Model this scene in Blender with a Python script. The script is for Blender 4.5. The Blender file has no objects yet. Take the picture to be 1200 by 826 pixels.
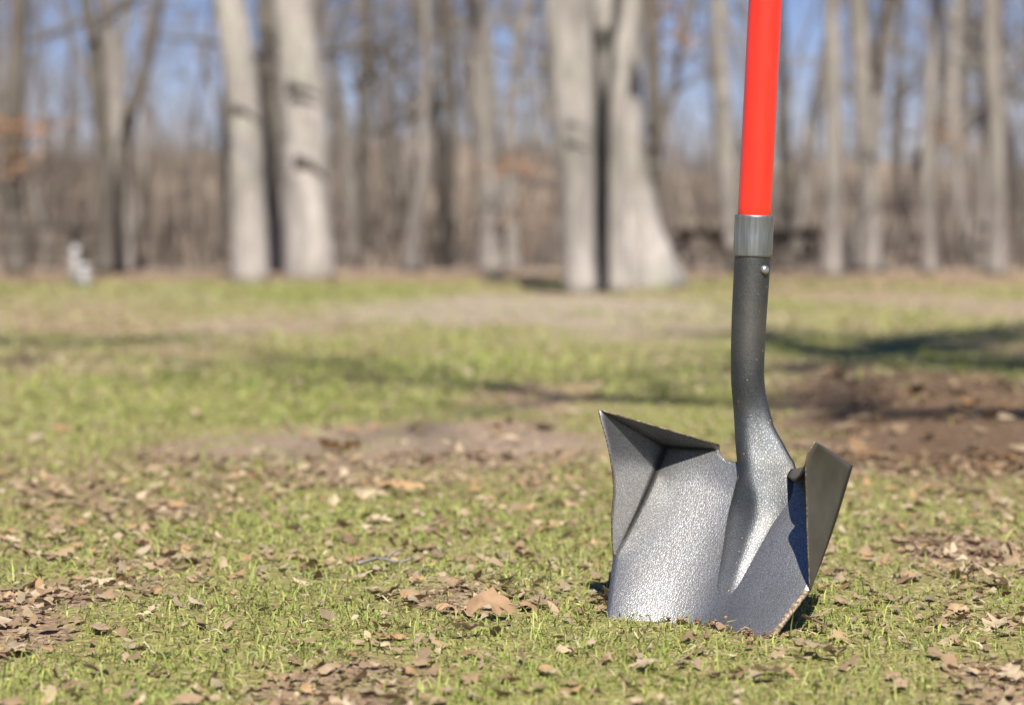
import bpy, math, random
import numpy as np
from mathutils import Vector, Matrix

SC = bpy.context.scene
COL = SC.collection
RNG = np.random.default_rng(11)
random.seed(5)

# ------------------------------------------------------------------ camera, sky, sun, exposure
CAM_H = 0.369
F_PX, HOR = 2333.0, 296.0            # focal length and horizon in photo pixels
cam_d = bpy.data.cameras.new('camera'); cam = bpy.data.objects.new('camera', cam_d); COL.objects.link(cam)
cam.location = (0, 0, CAM_H); cam.rotation_euler = (math.radians(90 - 2.87), 0, 0)
cam_d.sensor_width = 36; cam_d.lens = 70; cam_d.clip_start = 0.05; cam_d.clip_end = 2000
cam_d.dof.use_dof = True; cam_d.dof.focus_distance = 1.99; cam_d.dof.aperture_fstop = 4.0
cam_d.dof.aperture_blades = 9
SC.camera = cam
SUN_EL, SUN_AZ = math.radians(48), math.radians(4)      # azimuth: to the right of straight behind the camera
sd = Vector((math.cos(SUN_EL) * math.sin(SUN_AZ), -math.cos(SUN_EL) * math.cos(SUN_AZ), math.sin(SUN_EL)))
sun_d = bpy.data.lights.new('sun', 'SUN'); sun = bpy.data.objects.new('sun', sun_d); COL.objects.link(sun)
sun_d.energy = 5.0; sun_d.angle = math.radians(0.53); sun_d.color = (1.0, 0.94, 0.845)
sun.rotation_euler = sd.to_track_quat('Z', 'Y').to_euler()
w = bpy.data.worlds.new('World'); SC.world = w; w.use_nodes = True
nt = w.node_tree; bg = nt.nodes['Background']
sky = nt.nodes.new('ShaderNodeTexSky'); sky.sky_type = 'NISHITA'; sky.sun_disc = False
sky.sun_elevation = SUN_EL; sky.sun_rotation = math.pi - SUN_AZ
sky.air_density = 1.0; sky.dust_density = 0.0; sky.ozone_density = 3.0
hs_ = nt.nodes.new('ShaderNodeHueSaturation'); hs_.inputs['Saturation'].default_value = 1.25
tn_ = nt.nodes.new('ShaderNodeMix'); tn_.data_type = 'RGBA'; tn_.blend_type = 'MULTIPLY'; tn_.inputs[0].default_value = 1; tn_.inputs[7].default_value = (1.02, .845, 1.04, 1)
nt.links.new(sky.outputs[0], hs_.inputs['Color']); nt.links.new(hs_.outputs[0], tn_.inputs[6]); nt.links.new(tn_.outputs[2], bg.inputs[0]); bg.inputs[1].default_value = 0.05
SC.view_settings.view_transform = 'Standard'; SC.view_settings.look = 'None'
SC.view_settings.exposure = 0.90; SC.view_settings.gamma = 1

# ------------------------------------------------------------------ helpers
def tag(o, label=None, cat=None, group=None, kind=None):
    for k, v in (('label', label), ('category', cat), ('group', group), ('kind', kind)):
        if v: o[k] = v
    return o
def mesh(name, V, Fc, mats, smooth=True, mi=None):
    me = bpy.data.meshes.new(name)
    V = np.asarray(V, dtype=np.float32).reshape(-1, 3)
    if isinstance(Fc, np.ndarray):
        n, k = Fc.shape
        me.vertices.add(len(V)); me.vertices.foreach_set('co', V.ravel())
        me.loops.add(n * k); me.loops.foreach_set('vertex_index', Fc.astype(np.int32).ravel())
        me.polygons.add(n); me.polygons.foreach_set('loop_start', np.arange(0, n * k, k, dtype=np.int32))
        me.update(calc_edges=True)
    else:
        me.from_pydata(V.tolist(), [], [list(f) for f in Fc]); me.update()
    for m in (mats if isinstance(mats, (list, tuple)) else [mats]): me.materials.append(m)
    if mi is not None: me.polygons.foreach_set('material_index', np.asarray(mi, dtype=np.int32))
    me.polygons.foreach_set('use_smooth', np.full(len(me.polygons), smooth))
    return me
def obj(name, me, parent=None, loc=(0, 0, 0), rot=(0, 0, 0), scale=(1, 1, 1)):
    o = bpy.data.objects.new(name, me); COL.objects.link(o)
    o.location = loc; o.rotation_euler = rot; o.scale = scale
    if parent is not None: o.parent = parent
    return o
def col_attr(me, C, name='tint'):
    a = me.attributes.new(name, 'FLOAT_COLOR', 'POINT')
    c = np.ones((len(me.vertices), 4), dtype=np.float32); c[:, :3] = C
    a.data.foreach_set('color', c.ravel())
def float_attr(me, v, name):
    a = me.attributes.new(name, 'FLOAT', 'POINT'); a.data.foreach_set('value', np.asarray(v, dtype=np.float32))
def hash2(i, j, s):
    h = (i.astype(np.int64) * 374761393 + j.astype(np.int64) * 668265263 + s * 1442695041) & 0x7fffffff
    h = ((h ^ (h >> 13)) * 1274126177) & 0x7fffffff
    return ((h ^ (h >> 16)) & 0xffff) / 65535.0
def noise(x, y, s=0):
    i, j = np.floor(x), np.floor(y); fx, fy = x - i, y - j
    fx = fx * fx * (3 - 2 * fx); fy = fy * fy * (3 - 2 * fy)
    a, b = hash2(i, j, s), hash2(i + 1, j, s); c, d = hash2(i, j + 1, s), hash2(i + 1, j + 1, s)
    return (a * (1 - fx) + b * fx) * (1 - fy) + (c * (1 - fx) + d * fx) * fy
def fbm(x, y, s=0, o=4):
    t = 0; a = .5; n = 0
    for k in range(o): t = t + a * noise(x * 2 ** k, y * 2 ** k, s + k * 17); n += a; a *= .55
    return t / n
def sstep(a, b, x):
    t = np.clip((x - a) / (b - a), 0, 1); return t * t * (3 - 2 * t)

# ------------------------------------------------------------------ materials
class NM:
    def __init__(s, name):
        s.m = bpy.data.materials.new(name); s.m.use_nodes = True; s.t = s.m.node_tree
        s.b = s.t.nodes['Principled BSDF']; s.out = s.t.nodes['Material Output']
    def n(s, typ, **kw):
        x = s.t.nodes.new('ShaderNode' + typ)
        for k, v in kw.items():
            if k in x.inputs.keys(): x.inputs[k].default_value = v
            else: setattr(x, k, v)
        return x
    def l(s, a, b): s.t.links.new(a, b)
    def coord(s, which='Object', scale=(1, 1, 1)):
        tc = s.n('TexCoord'); mp = s.n('Mapping'); mp.inputs['Scale'].default_value = scale
        s.l(tc.outputs[which], mp.inputs['Vector']); return mp.outputs[0]
    def noise(s, co, scale, detail=4, rough=.55):
        x = s.n('TexNoise'); x.inputs['Scale'].default_value = scale; x.inputs['Detail'].default_value = detail
        x.inputs['Roughness'].default_value = rough; s.l(co, x.inputs['Vector']); return x.outputs[0]
    def ramp(s, v, stops):
        r = s.n('ValToRGB'); e = r.color_ramp.elements
        while len(e) < len(stops): e.new(.5)
        for el, (p, c) in zip(e, stops):
            el.position = p; el.color = (*c, 1) if len(c) == 3 else c
        s.l(v, r.inputs[0]); return r.outputs[0]
    def mix(s, f, a, b, mode='MIX'):
        x = s.n('Mix', data_type='RGBA', blend_type=mode)
        for sock, v in ((x.inputs[0], f), (x.inputs[6], a), (x.inputs[7], b)):
            if hasattr(v, 'is_linked'): s.l(v, sock)
            else: sock.default_value = v if isinstance(v, (int, float)) else (*v, 1)
        return x.outputs[2]
    def math(s, op, a, b=0.0):
        x = s.n('Math', operation=op)
        for sock, v in ((x.inputs[0], a), (x.inputs[1], b)):
            if hasattr(v, 'is_linked'): s.l(v, sock)
            else: sock.default_value = v
        return x.outputs[0]
    def bump(s, h, strength=.3, dist=.01):
        x = s.n('Bump'); x.inputs['Strength'].default_value = strength; x.inputs['Distance'].default_value = dist
        s.l(h, x.inputs['Height']); s.l(x.outputs[0], s.b.inputs['Normal'])
    def set(s, **kw):
        for k, v in kw.items():
            sock = s.b.inputs[k.replace('_', ' ')]
            if hasattr(v, 'is_linked'): s.l(v, sock)
            else: sock.default_value = v if isinstance(v, (int, float)) else (*v, 1)
        return s.m

def g(v): return (v, v, v)
def mat_hammer(name='hammered_silver_paint', grit_shade=False):
    m = NM(name); co = m.coord()
    warp = m.n('TexNoise'); warp.inputs['Scale'].default_value = 260; warp.inputs['Detail'].default_value = 2; m.l(co, warp.inputs['Vector'])
    va = m.n('VectorMath', operation='MULTIPLY_ADD'); va.inputs[1].default_value = (.004,) * 3
    m.l(warp.outputs['Color'], va.inputs[0]); m.l(co, va.inputs[2])
    vo = m.n('TexVoronoi', feature='DISTANCE_TO_EDGE'); vo.inputs['Scale'].default_value = 440; m.l(va.outputs[0], vo.inputs['Vector'])
    cell = m.ramp(vo.outputs['Distance'], [(0, g(0)), (.28, g(1))])
    fine = m.noise(co, 700, 3)
    v = m.math('ADD', m.math('MULTIPLY', cell, .7), m.math('MULTIPLY', fine, .5))
    c = m.ramp(v, [(.15, (.14, .142, .146)), (.5, (.27, .272, .275)), (.95, (.40, .402, .404))])
    if grit_shade:                                               # same paint: shade of socket and flare painted in, fading down the ridge
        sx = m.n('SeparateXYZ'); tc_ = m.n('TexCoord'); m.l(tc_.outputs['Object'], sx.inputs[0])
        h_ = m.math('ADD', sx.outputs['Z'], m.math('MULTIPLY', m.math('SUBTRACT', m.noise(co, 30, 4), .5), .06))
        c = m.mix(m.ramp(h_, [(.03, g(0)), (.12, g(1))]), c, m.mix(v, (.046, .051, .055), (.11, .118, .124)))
    big = m.noise(co, 22, 4)
    c = m.mix(m.ramp(big, [(.42, g(0)), (.75, g(.45))]), c, (.22, .2, .175))
    sp = m.noise(co, 190, 2)                               # grains of dry soil stuck on the socket
    lo_ = .72 if grit_shade else .80
    c = m.mix(m.ramp(sp, [(lo_, g(0)), (lo_ + .02, g(1))]), c, (.42, .26, .13))
    m.bump(v, .27, .0007)
    return m.set(Base_Color=c, Metallic=m.ramp(sp, [(lo_, g(.86)), (lo_ + .02, g(0))]), Roughness=m.ramp(m.math('ADD', v, m.math('MULTIPLY', m.math('SUBTRACT', m.noise(co, 9, 4), .5), .6)), [(.1, g(.58 if grit_shade else .50)), (.95, g(.48 if grit_shade else .39))]))
def mat_outer_blade():
    m = NM('dusty_blade_back'); co = m.coord()
    c = m.ramp(m.noise(co, 30, 5), [(.3, (.055, .050, .043)), (.7, (.085, .078, .066))])
    return m.set(Base_Color=c, Metallic=.1, Roughness=.55, Specular_IOR_Level=.3)
def mat_edge():
    m = NM('rusty_cut_edge'); co = m.coord()
    c = m.ramp(m.noise(co, 420, 4), [(.35, (.045, .036, .028)), (.5, (.14, .10, .065)), (.68, (.36, .28, .19))])
    m.bump(m.noise(co, 600, 3), .6, .001)
    return m.set(Base_Color=c, Metallic=.3, Roughness=.55)
def mat_red():
    m = NM('red_fibreglass'); co = m.coord('Object', (1, 1, .08))
    c = m.ramp(m.noise(co, 160, 4), [(.3, (.72, .022, .010)), (.7, (.80, .032, .016))])
    m.b.inputs['Coat Weight'].default_value = .25; m.b.inputs['Coat Roughness'].default_value = .3
    return m.set(Base_Color=c, Roughness=.38)
def mat_ferrule():
    m = NM('brushed_zinc'); co = m.coord('Object', (1, 1, .06))
    v = m.noise(co, 330, 4)
    c = m.ramp(v, [(.3, (.19, .205, .225)), (.7, (.33, .35, .38))])
    m.bump(v, .25, .0006)
    return m.set(Base_Color=c, Metallic=.8, Roughness=.42)
def mat_steel():
    m = NM('rivet_steel'); co = m.coord()
    c = m.ramp(m.noise(co, 300, 3), [(.3, g(.42)), (.7, g(.58))])
    return m.set(Base_Color=c, Metallic=.9, Roughness=.35)
def mat_bark(name, lo, hi, moss=(.2, .21, .15), rough=.9):
    m = NM(name); co = m.coord('Object', (1, 1, .3))
    oi = m.n('ObjectInfo')
    a = m.noise(co, 3.5, 5); b = m.noise(m.coord('Object', (1, 1, .12)), 28, 5)
    c = m.mix(m.ramp(a, [(.32, g(0)), (.62, g(1))]), lo, hi)
    c = m.mix(m.ramp(b, [(.35, g(.55)), (.55, g(0))]), c, tuple(x * .45 for x in lo))
    c = m.mix(m.ramp(m.noise(m.coord(), 1.7, 4), [(.5, g(0)), (.72, g(.6))]), c, moss)
    c = m.mix(m.math('MULTIPLY', oi.outputs['Random'], .35), c, tuple(x * .5 for x in lo))
    m.bump(b, .6, .02)
    return m.set(Base_Color=c, Roughness=rough)
def mat_tint(name, transl=.3, rough=.6, var=.15, spec=.3):
    m = NM(name)
    a = m.n('Attribute', attribute_name='tint')
    oi = m.n('ObjectInfo'); co = m.coord()
    c = m.mix(m.ramp(m.noise(co, 45, 4), [(.3, g(0)), (.7, g(var * 2))]), a.outputs['Color'], (.16, .10, .055))
    hs = m.n('HueSaturation'); m.l(c, hs.inputs['Color'])
    m.l(m.math('ADD', m.math('MULTIPLY', oi.outputs['Random'], .4), .75), hs.inputs['Value'])
    c = hs.outputs[0]
    m.set(Base_Color=c, Roughness=rough, Specular_IOR_Level=spec)
    t = m.n('BsdfTranslucent'); m.l(c, t.inputs[0])
    mx = m.n('MixShader'); mx.inputs[0].default_value = transl
    m.l(m.b.outputs[0], mx.inputs[1]); m.l(t.outputs[0], mx.inputs[2]); m.l(mx.outputs[0], m.out.inputs[0])
    return m.m
def mat_ground():
    m = NM('turf_and_soil'); co = m.coord()
    a = m.n('Attribute', attribute_name='litter')
    n1 = m.noise(co, 14, 6, .65); n2 = m.noise(co, 90, 5, .7); n3 = m.noise(co, 2.2, 4)
    green = m.ramp(n2, [(.3, (.13, .12, .045)), (.55, (.27, .24, .095)), (.75, (.43, .36, .20))])
    brown = m.ramp(n2, [(.3, (.14, .092, .06)), (.52, (.26, .18, .12)), (.72, (.42, .31, .22))])
    f = m.math('ADD', a.outputs['Fac'], m.math('MULTIPLY', m.math('SUBTRACT', n1, .5), .9))
    f = m.math('ADD', f, m.math('MULTIPLY', m.math('SUBTRACT', n3, .5), .3))
    c = m.mix(m.ramp(f, [(.36, g(0)), (.64, g(1))]), green, brown)
    d = m.n('Attribute', attribute_name='dust')
    c = m.mix(d.outputs['Fac'], c, m.ramp(n2, [(.3, (.255, .205, .16)), (.7, (.38, .315, .25))]))
    mu = m.n('Attribute', attribute_name='mulch')
    c = m.mix(mu.outputs['Fac'], c, m.ramp(n2, [(.3, (.065, .041, .025)), (.6, (.15, .098, .063)), (.8, (.25, .17, .115))]))
    m.bump(n2, .7, .012)
    return m.set(Base_Color=c, Roughness=.95, Specular_IOR_Level=.1)
def mat_wood(name, lo, hi):
    m = NM(name); co = m.coord('Object', (1, 14, 14))
    v = m.noise(co, 4, 5)
    c = m.ramp(v, [(.3, lo), (.7, hi)]); m.bump(v, .4, .004)
    return m.set(Base_Color=c, Roughness=.85)

M_GRIT_SHADE = mat_hammer('hammered_paint_soil_and_shade', True)
M_HAM, M_OUT, M_EDGE, M_RED, M_FER, M_STEEL = mat_hammer(), mat_outer_blade(), mat_edge(), mat_red(), mat_ferrule(), mat_steel()
M_PALE = mat_bark('pale_smooth_bark', (.22, .198, .178), (.46, .422, .388))
M_GREY = mat_bark('grey_bark', (.16, .14, .125), (.30, .27, .24))
M_DARK = mat_bark('dark_bark', (.075, .062, .05), (.15, .13, .11), (.10, .11, .07))
M_TWIG = mat_bark('twig_bark', (.17, .132, .108), (.31, .26, .22))
M_SCAR = mat_bark('scar_bark', (.04, .034, .03), (.085, .07, .06), (.06, .055, .04))
M_GRASS = mat_tint('grass_blade', .35, .55, .05, .35)
M_LEAF = mat_tint('dead_leaf', .22, .7, .3, .25)
M_GROUND = mat_ground()
M_WOOD = mat_wood('weathered_timber', (.03, .024, .019), (.065, .053, .043))
M_BRUSH = mat_tint('brush_stems', .05, .9, .1, .1)
M_CONC = mat_wood('pale_painted_timber', (.36, .35, .36), (.5, .48, .49))

# ------------------------------------------------------------------ the ground
def G(px, py):                                   # photo pixel on the ground -> x, y
    Z = CAM_H * F_PX / (py - HOR); return ((px - 600) / F_PX * Z, Z)
# patches where dead leaves and bare soil replace the turf: x, y, half width, half depth, weight
def patch(px0, px1, py0, py1, wgt):
    x0, z1 = G(px0, py0); x1, z0 = G(px1, py1); zc = (z0 + z1) / 2
    sc = zc / F_PX
    return ((px0 + px1) / 2 - 600) * sc, zc, (px1 - px0) / 2 * sc, (z1 - z0) / 2, wgt
PATCHES = [patch(*p) for p in (
    (905, 1330, 432, 556, .75), (925, 1420, 458, 560, .7), (925, 1500, 498, 566, .6), (230, 720, 496, 556, .34), (560, 720, 448, 482, .5), (-120, 95, 690, 790, .5),
    (-60, 250, 560, 612, .12), (300, 520, 765, 850, .45), (460, 650, 690, 735, .5), (160, 300, 590, 610, .4),
    (1060, 1200, 628, 660, .4), (1110, 1330, 776, 840, .5), (690, 780, 695, 730, .4), (120, 240, 640, 700, .3),
    (20, 420, 400, 440, .18), (900, 1250, 340, 372, .45), (-100, 260, 352, 395, .25))]
DUST = [patch(*p) for p in ((400, 880, 346, 386, .9), (200, 450, 368, 394, .4), (235, 740, 500, 553, .40), (560, 900, 362, 402, .5), (60, 300, 345, 360, .4), (980, 1250, 345, 375, .5))]
def blob(P, x, y):
    t = np.zeros_like(x)
    for cx, cy, hx, hy, wg in P:
        d = np.sqrt(((x - cx) / (hx * 1.05)) ** 2 + ((y - cy) / (hy * 1.05)) ** 2)
        t = np.maximum(t, wg * (1 - sstep(.55, 1.35, d + (fbm(x * 3 / max(.3, hx), y * 3 / max(.3, hy), 3) - .5) * .9)))
    return t
def litter(x, y):
    base = .23 + (fbm(x * 1.6 + 7, y * 1.1, 5, 4) - .5) * .75 + (fbm(x * 9, y * 7, 9, 3) - .5) * .45
    base = base + .02 * sstep(-.2, -1.0, x) * (y < 3.5) + (fbm(x * .55 + 3, y * .42 + 1, 15, 4) - .5) * 1.15 * sstep(3.2, 6, y)
    t = np.clip(base, 0, 1) + blob(PATCHES, x, y)
    far = sstep(22.5, 27, y + 2.5 * (fbm(x * .25, y * .2, 21) - .5))
    return np.clip(t, 0, 1) * (1 - far) + far
def ground_z(x, y):
    near = 1 - sstep(8, 16, y)
    z = (fbm(x * 5, y * 5, 31, 3) - .5) * .020 * near + (fbm(x * .7, y * .7, 41, 2) - .5) * .03 * sstep(2.6, 6, y)
    cx, cy, hx, hy, _ = PATCHES[0]
    d = np.sqrt(((x - cx) / hx) ** 2 + ((y - cy) / hy) ** 2)
    z = z + (1 - sstep(.3, 1.1, d)) * (.02 + .035 * fbm(x * 9, y * 9, 51, 3))
    z = z + 8.0 * sstep(42, 175, y) + (fbm(x * .045, y * .03, 61, 2) - .5) * 6 * sstep(60, 120, y)
    sh = np.exp(-(((x - .17) / .25) ** 2 + ((y - 1.95) / .25) ** 2))
    return z * (1 - sh) + .002 * sh
def spaced(segs):
    return np.unique(np.concatenate([np.linspace(a, b, n) for a, b, n in segs]))
gx = spaced([(-420, -60, 20), (-60, -12, 30), (-12, -3, 46), (-3, -1.1, 60), (-1.1, 1.3, 150), (1.3, 3.2, 60), (3.2, 12, 46), (12, 60, 30), (60, 420, 20)])
gy = spaced([(-60, -6, 12), (-6, 1.2, 20), (1.2, 3.6, 150), (3.6, 8, 110), (8, 20, 90), (20, 60, 80), (60, 420, 60)])
X, Y = np.meshgrid(gx, gy); xs, ys = X.ravel(), Y.ravel(); zs = ground_z(xs, ys)
nx, ny = len(gx), len(gy)
idx = np.arange(nx * ny).reshape(ny, nx)
Fg = np.stack([idx[:-1, :-1], idx[:-1, 1:], idx[1:, 1:], idx[1:, :-1]], -1).reshape(-1, 4)
gm = mesh('ground', np.stack([xs, ys, zs], 1), Fg, M_GROUND)
LIT = litter(xs, ys)
float_attr(gm, LIT, 'litter'); float_attr(gm, np.maximum(blob(DUST, xs, ys) * (.6 + .8 * fbm(xs * 2, ys * 1.5, 71, 3)), .75 * sstep(29, 46, ys)), 'dust')
MULCH = [(PATCHES[0][0], PATCHES[0][1], PATCHES[0][2] * .95, PATCHES[0][3] * .95, .9), (*PATCHES[1][:4], .9), (*PATCHES[2][:4], .9)]
float_attr(gm, blob(MULCH, xs, ys), 'mulch')
tag(obj('ground', gm), kind='structure')

# ------------------------------------------------------------------ tube tools
def frames(P):
    P = np.asarray(P, float); T = np.gradient(P, axis=0); T /= np.linalg.norm(T, axis=1)[:, None] + 1e-12
    ref = np.array([1., 0, 0]) if abs(T[0][0]) < .9 else np.array([0, 1., 0])
    A = np.cross(T, ref); A /= np.linalg.norm(A, axis=1)[:, None] + 1e-12
    return T, A, np.cross(T, A)
class MB:
    def __init__(s): s.V, s.F, s.n = [], [], 0
    def add(s, V, F):
        s.V.append(np.asarray(V, float)); s.F += [tuple(i + s.n for i in f) for f in F]; s.n += len(V)
    def tube(s, P, R, k=8, cap=True, mod=None):
        P = np.asarray(P, float); R = np.broadcast_to(np.asarray(R, float), (len(P),))
        T, A, B = frames(P); a = np.arange(k) * 2 * math.pi / k
        ring = np.cos(a)[None, :, None] * A[:, None] + np.sin(a)[None, :, None] * B[:, None]
        rr = R[:, None] * (np.ones((len(P), k)) if mod is None else mod)
        V = (P[:, None] + ring * rr[..., None]).reshape(-1, 3)
        F = [(i * k + j, i * k + (j + 1) % k, (i + 1) * k + (j + 1) % k, (i + 1) * k + j) for i in range(len(P) - 1) for j in range(k)]
        if cap: F += [tuple(range(k - 1, -1, -1)), tuple((len(P) - 1) * k + j for j in range(k))]
        s.add(V, F)
    def box(s, c, h, R=None):
        V = np.array([(x, y, z) for x in (-1, 1) for y in (-1, 1) for z in (-1, 1)], float) * np.asarray(h)
        if R is not None: V = V @ np.asarray(R).T
        s.add(V + np.asarray(c), [(0, 1, 3, 2), (4, 6, 7, 5), (0, 4, 5, 1), (2, 3, 7, 6), (0, 2, 6, 4), (1, 5, 7, 3)])
    def build(s, name, mats, parent=None, smooth=True, **kw):
        return obj(name, mesh(name, np.concatenate(s.V), s.F, mats, smooth), parent, **kw)

# ------------------------------------------------------------------ the shovel
BO = np.array([.24956, 2.03, .1594])                    # blade frame: u across, v up the blade, n out of its hollow face
BM = np.array([[.804242, .394879, -.444146], [-.59212, .468423, -.655724], [-.050884, .790348, .610541]])
SB = np.array([.175, 1.945, 0.])                        # where it stands in the turf
def bw(p): return np.asarray(p, float) @ BM.T + BO - SB
shovel = obj('shovel', None, loc=SB)
tag(shovel, 'steel shovel with red handle and hammered silver blade standing in the turf', 'shovel')
def crom(P, n):
    P = np.asarray(P, float); t = np.linspace(0, len(P) - 1, n); out = []
    for q in t:
        i = min(int(q), len(P) - 2); f = q - i
        a, b, c, d = P[max(i - 1, 0)], P[i], P[i + 1], P[min(i + 2, len(P) - 1)]
        out.append(.5 * (2 * b + (c - a) * f + (2 * a - 5 * b + 4 * c - d) * f * f + (3 * b - a - 3 * c + d) * f ** 3))
    return np.array(out)
def plate_n(u, v, hw):
    s = np.clip(np.abs(u) / hw, 0, 1)
    return -np.where(u < 0, .018, .018 - .009 * sstep(0, .06, u)) * (.5 + .5 * np.cos(np.pi * s)) * np.clip(1 - (v + .30) / .9, .3, 1) * sstep(0.004, -.045, v) * 1.0
NC, NT, NB, NW = 34, 26, 14, 10
Vb, Fb, EDGEF = [], [], []
def addv(p): Vb.append(p); return len(Vb) - 1
crease_t = lambda t: np.array([.1075 + .0055 * t, -.138 * t, -.004 * math.sin(math.pi * t)])
edge_l = crom([(.1238, -.0305, .112), (.1205, -.0385, .1075), (.1118, -.058, .089), (.1062, -.085, .062), (.1110, -.115, .030), (.1130, -.138, .000)], NT + 1)
edge_r = crom([(.1210, -.034, .107), (.1140, -.051, .097), (.1122, -.078, .065), (.1128, -.110, .032), (.1130, -.138, .000)], NT + 1)
rows = []
def vtop(u):
    a = abs(u)
    if u > .03: return .0045 - .012 * float(sstep(.075, .045, u))
    if a > .046: return .0045 * (1 - (a - .046) / .0615)
    if a > .030: return .0045 - .0115 * math.sin((.046 - a) / .016 * math.pi / 2) ** 1.0
    return -.007
for r in range(NT + NB + 1):
    if r <= NT: cr = crease_t(r / NT)
    else:
        q = (r - NT) / NB; cr = np.array([.113 - .018 * min(1, q / .38) - .078 * max(0, (q - .38) / .62) ** 1.6, -.138 - .150 * q, 0])
    row = []
    for c in range(NC + 1):
        s = -1 + 2 * c / NC; u = cr[0] * s
        v = cr[1] + (vtop(u) if r == 0 else vtop(u) * max(0, 1 - r / 3))
        row.append(addv((u, v, cr[2] * abs(s) ** 4 + plate_n(u, v, cr[0]))))
    rows.append(row)
    if r:
        a, b = rows[r - 1], rows[r]
        for c in range(NC): Fb.append((a[c], b[c], b[c + 1], a[c + 1])); EDGEF.extend([len(Fb) - 1] if r > NT and c == NC - 1 else [])
GRP = [(0, len(Fb), 'plate')]
for sg, cc in ((-1, 0), (1, NC)):
    g0 = len(Fb)
    prev = None
    for r in range(NT + 1):
        c0 = np.array(Vb[rows[r][cc]]); e = (edge_l if sg < 0 else edge_r)[r] * np.array([sg, 1, 1])
        line = [rows[r][cc]]
        for k in range(1, NW + 1):
            f = k / NW; p = c0 * (1 - f) + e * f
            p[0] += sg * .001 * math.sin(math.pi * f) * (1 - r / NT)
            line.append(addv(tuple(p)) if r < NT else rows[r][cc])
        if prev:
            for k in range(NW):
                q = (prev[k], prev[k + 1], line[k + 1], line[k]); q = q if sg < 0 else q[::-1]
                q = tuple(dict.fromkeys(q))
                if len(q) > 2: Fb.append(q)
        else: top_line = line
        prev = line
    # the turned step: from the top edge of the plate forward to the free edge
    GRP.append((g0, len(Fb), 'side_wing')); g0 = len(Fb)
    cols = [c for c in range(NC + 1) if sg * (-1 + 2 * c / NC) >= .046 / .1075 - .03]
    cols = cols if sg > 0 else cols[::-1]              # from beside the socket outward
    el = np.array(Vb[rows[0][cols[0]]]) + (np.array([0, .0025, .0085]) if sg < 0 else np.array([0, -.010, .003])); nl = (edge_l if sg < 0 else edge_r)[0] * np.array([sg, 1, 1])
    prev = None
    for i, c in enumerate(cols):
        t = i / (len(cols) - 1); c0 = np.array(Vb[rows[0][c]])
        fe = el * (1 - t) + nl * t; fe += (np.array([-.0133, .0140, -.0190]) * .08 if sg < 0 else np.array([0, -.016, -.008])) * math.sin(math.pi * t)
        line = [rows[0][c]]
        for k in range(1, NW + 1):
            f = k / NW; p = c0 * (1 - f) + fe * f; p[1] += .003 * math.sin(math.pi * f)
            line.append(top_line[k] if i == len(cols) - 1 else addv(tuple(p)))
        if prev:
            for k in range(NW):
                q = (prev[k], prev[k + 1], line[k + 1], line[k]); Fb.append(q if sg < 0 else q[::-1])
        prev = line
    GRP.append((g0, len(Fb), 'foot_step'))
Vw = bw(np.array(Vb)); Mi = np.zeros(len(Fb), int); Mi[EDGEF] = 2
def solid(o, th=.0023):
    so = o.modifiers.new('thickness', 'SOLIDIFY'); so.thickness = th; so.offset = 0; so.material_offset = 1; so.material_offset_rim = 2
def sub_mesh(name, f0, f1):
    used = sorted({i for f in Fb[f0:f1] for i in f}); mp = {v: k for k, v in enumerate(used)}
    return mesh(name, Vw[used], [[mp[i] for i in f] for f in Fb[f0:f1]], [M_HAM, M_OUT, M_EDGE], mi=Mi[f0:f1])
blade = obj('blade', sub_mesh('blade', *GRP[0][:2]), shovel); solid(blade)
for f0, f1, nm_ in GRP[1:]: solid(obj(nm_, sub_mesh(nm_, f0, f1), blade), .0015)
# socket: from the ferrule down into a ridge that runs out on the blade
def ray_pt(px, py, y):
    cp, sp_ = math.cos(math.radians(2.87)), math.sin(math.radians(2.87))
    a, b = (px - 600) / F_PX, (413 - py) / F_PX
    r = np.array([a, cp + b * sp_, -sp_ + b * cp]); return np.array([0, 0, CAM_H]) + r * y / r[1]
def ray_u(px, py, u):                                    # the point on that sight line with blade coordinate u
    p0, p1 = ray_pt(px, py, 1.9), ray_pt(px, py, 2.2)
    a, b = ((p0 - BO) @ BM)[0], ((p1 - BO) @ BM)[0]
    return p0 + (p1 - p0) * (u - a) / (b - a)
S_FER0 = ray_u(882, 300, -.017) - SB; S_FER1 = ray_u(884, 252, -.017) - SB; S_TOP = ray_u(897, 0, -.012) - SB
path = [S_FER1 * .3 + S_FER0 * .7, S_FER0, ray_u(877.5, 380, -.018) - SB, ray_u(876, 440, -.017) - SB, ray_u(879, 482, -.014) - SB,
        bw((-.0070, .012, .0070)), bw((.0025, -.014, -.001))]
pc = crom(path, 60)
NS = 40; ang = np.arange(NS) * 2 * math.pi / NS
Vs, secs = [], 0
u_dir, v_dir, n_dir = BM[:, 0], BM[:, 1], BM[:, 2]
T, _, _ = frames(pc)
for i, p in enumerate(pc):
    t = i / (len(pc) - 1)
    A = u_dir - T[i] * (u_dir @ T[i]); A /= np.linalg.norm(A); Bn = np.cross(A, T[i]); Bn *= np.sign(Bn @ n_dir)
    r = .0186 - .0016 * sstep(.1, .55, np.array(t))
    spread = float(sstep(.62, 1, np.array(t))); wr_ = float(np.interp(t, [0, .5, .58, .667, .75, .833, 1], [0, 0, .07, .28, .5, .9, 1.55]))
    ca, sa = np.cos(ang), np.sin(ang)
    back = np.where(sa < 0, 1 - .75 * spread, 1)
    side = 1 + np.where(ca > 0, wr_, .12 * spread) * np.abs(ca) ** 4
    Vs.append(p + A * (r * ca * side)[:, None] + Bn * (r * sa * back * (1 - .1 * spread) - np.where(ca > 0, wr_ * .5, spread) * .006 * np.abs(ca) ** 3)[:, None])
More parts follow.
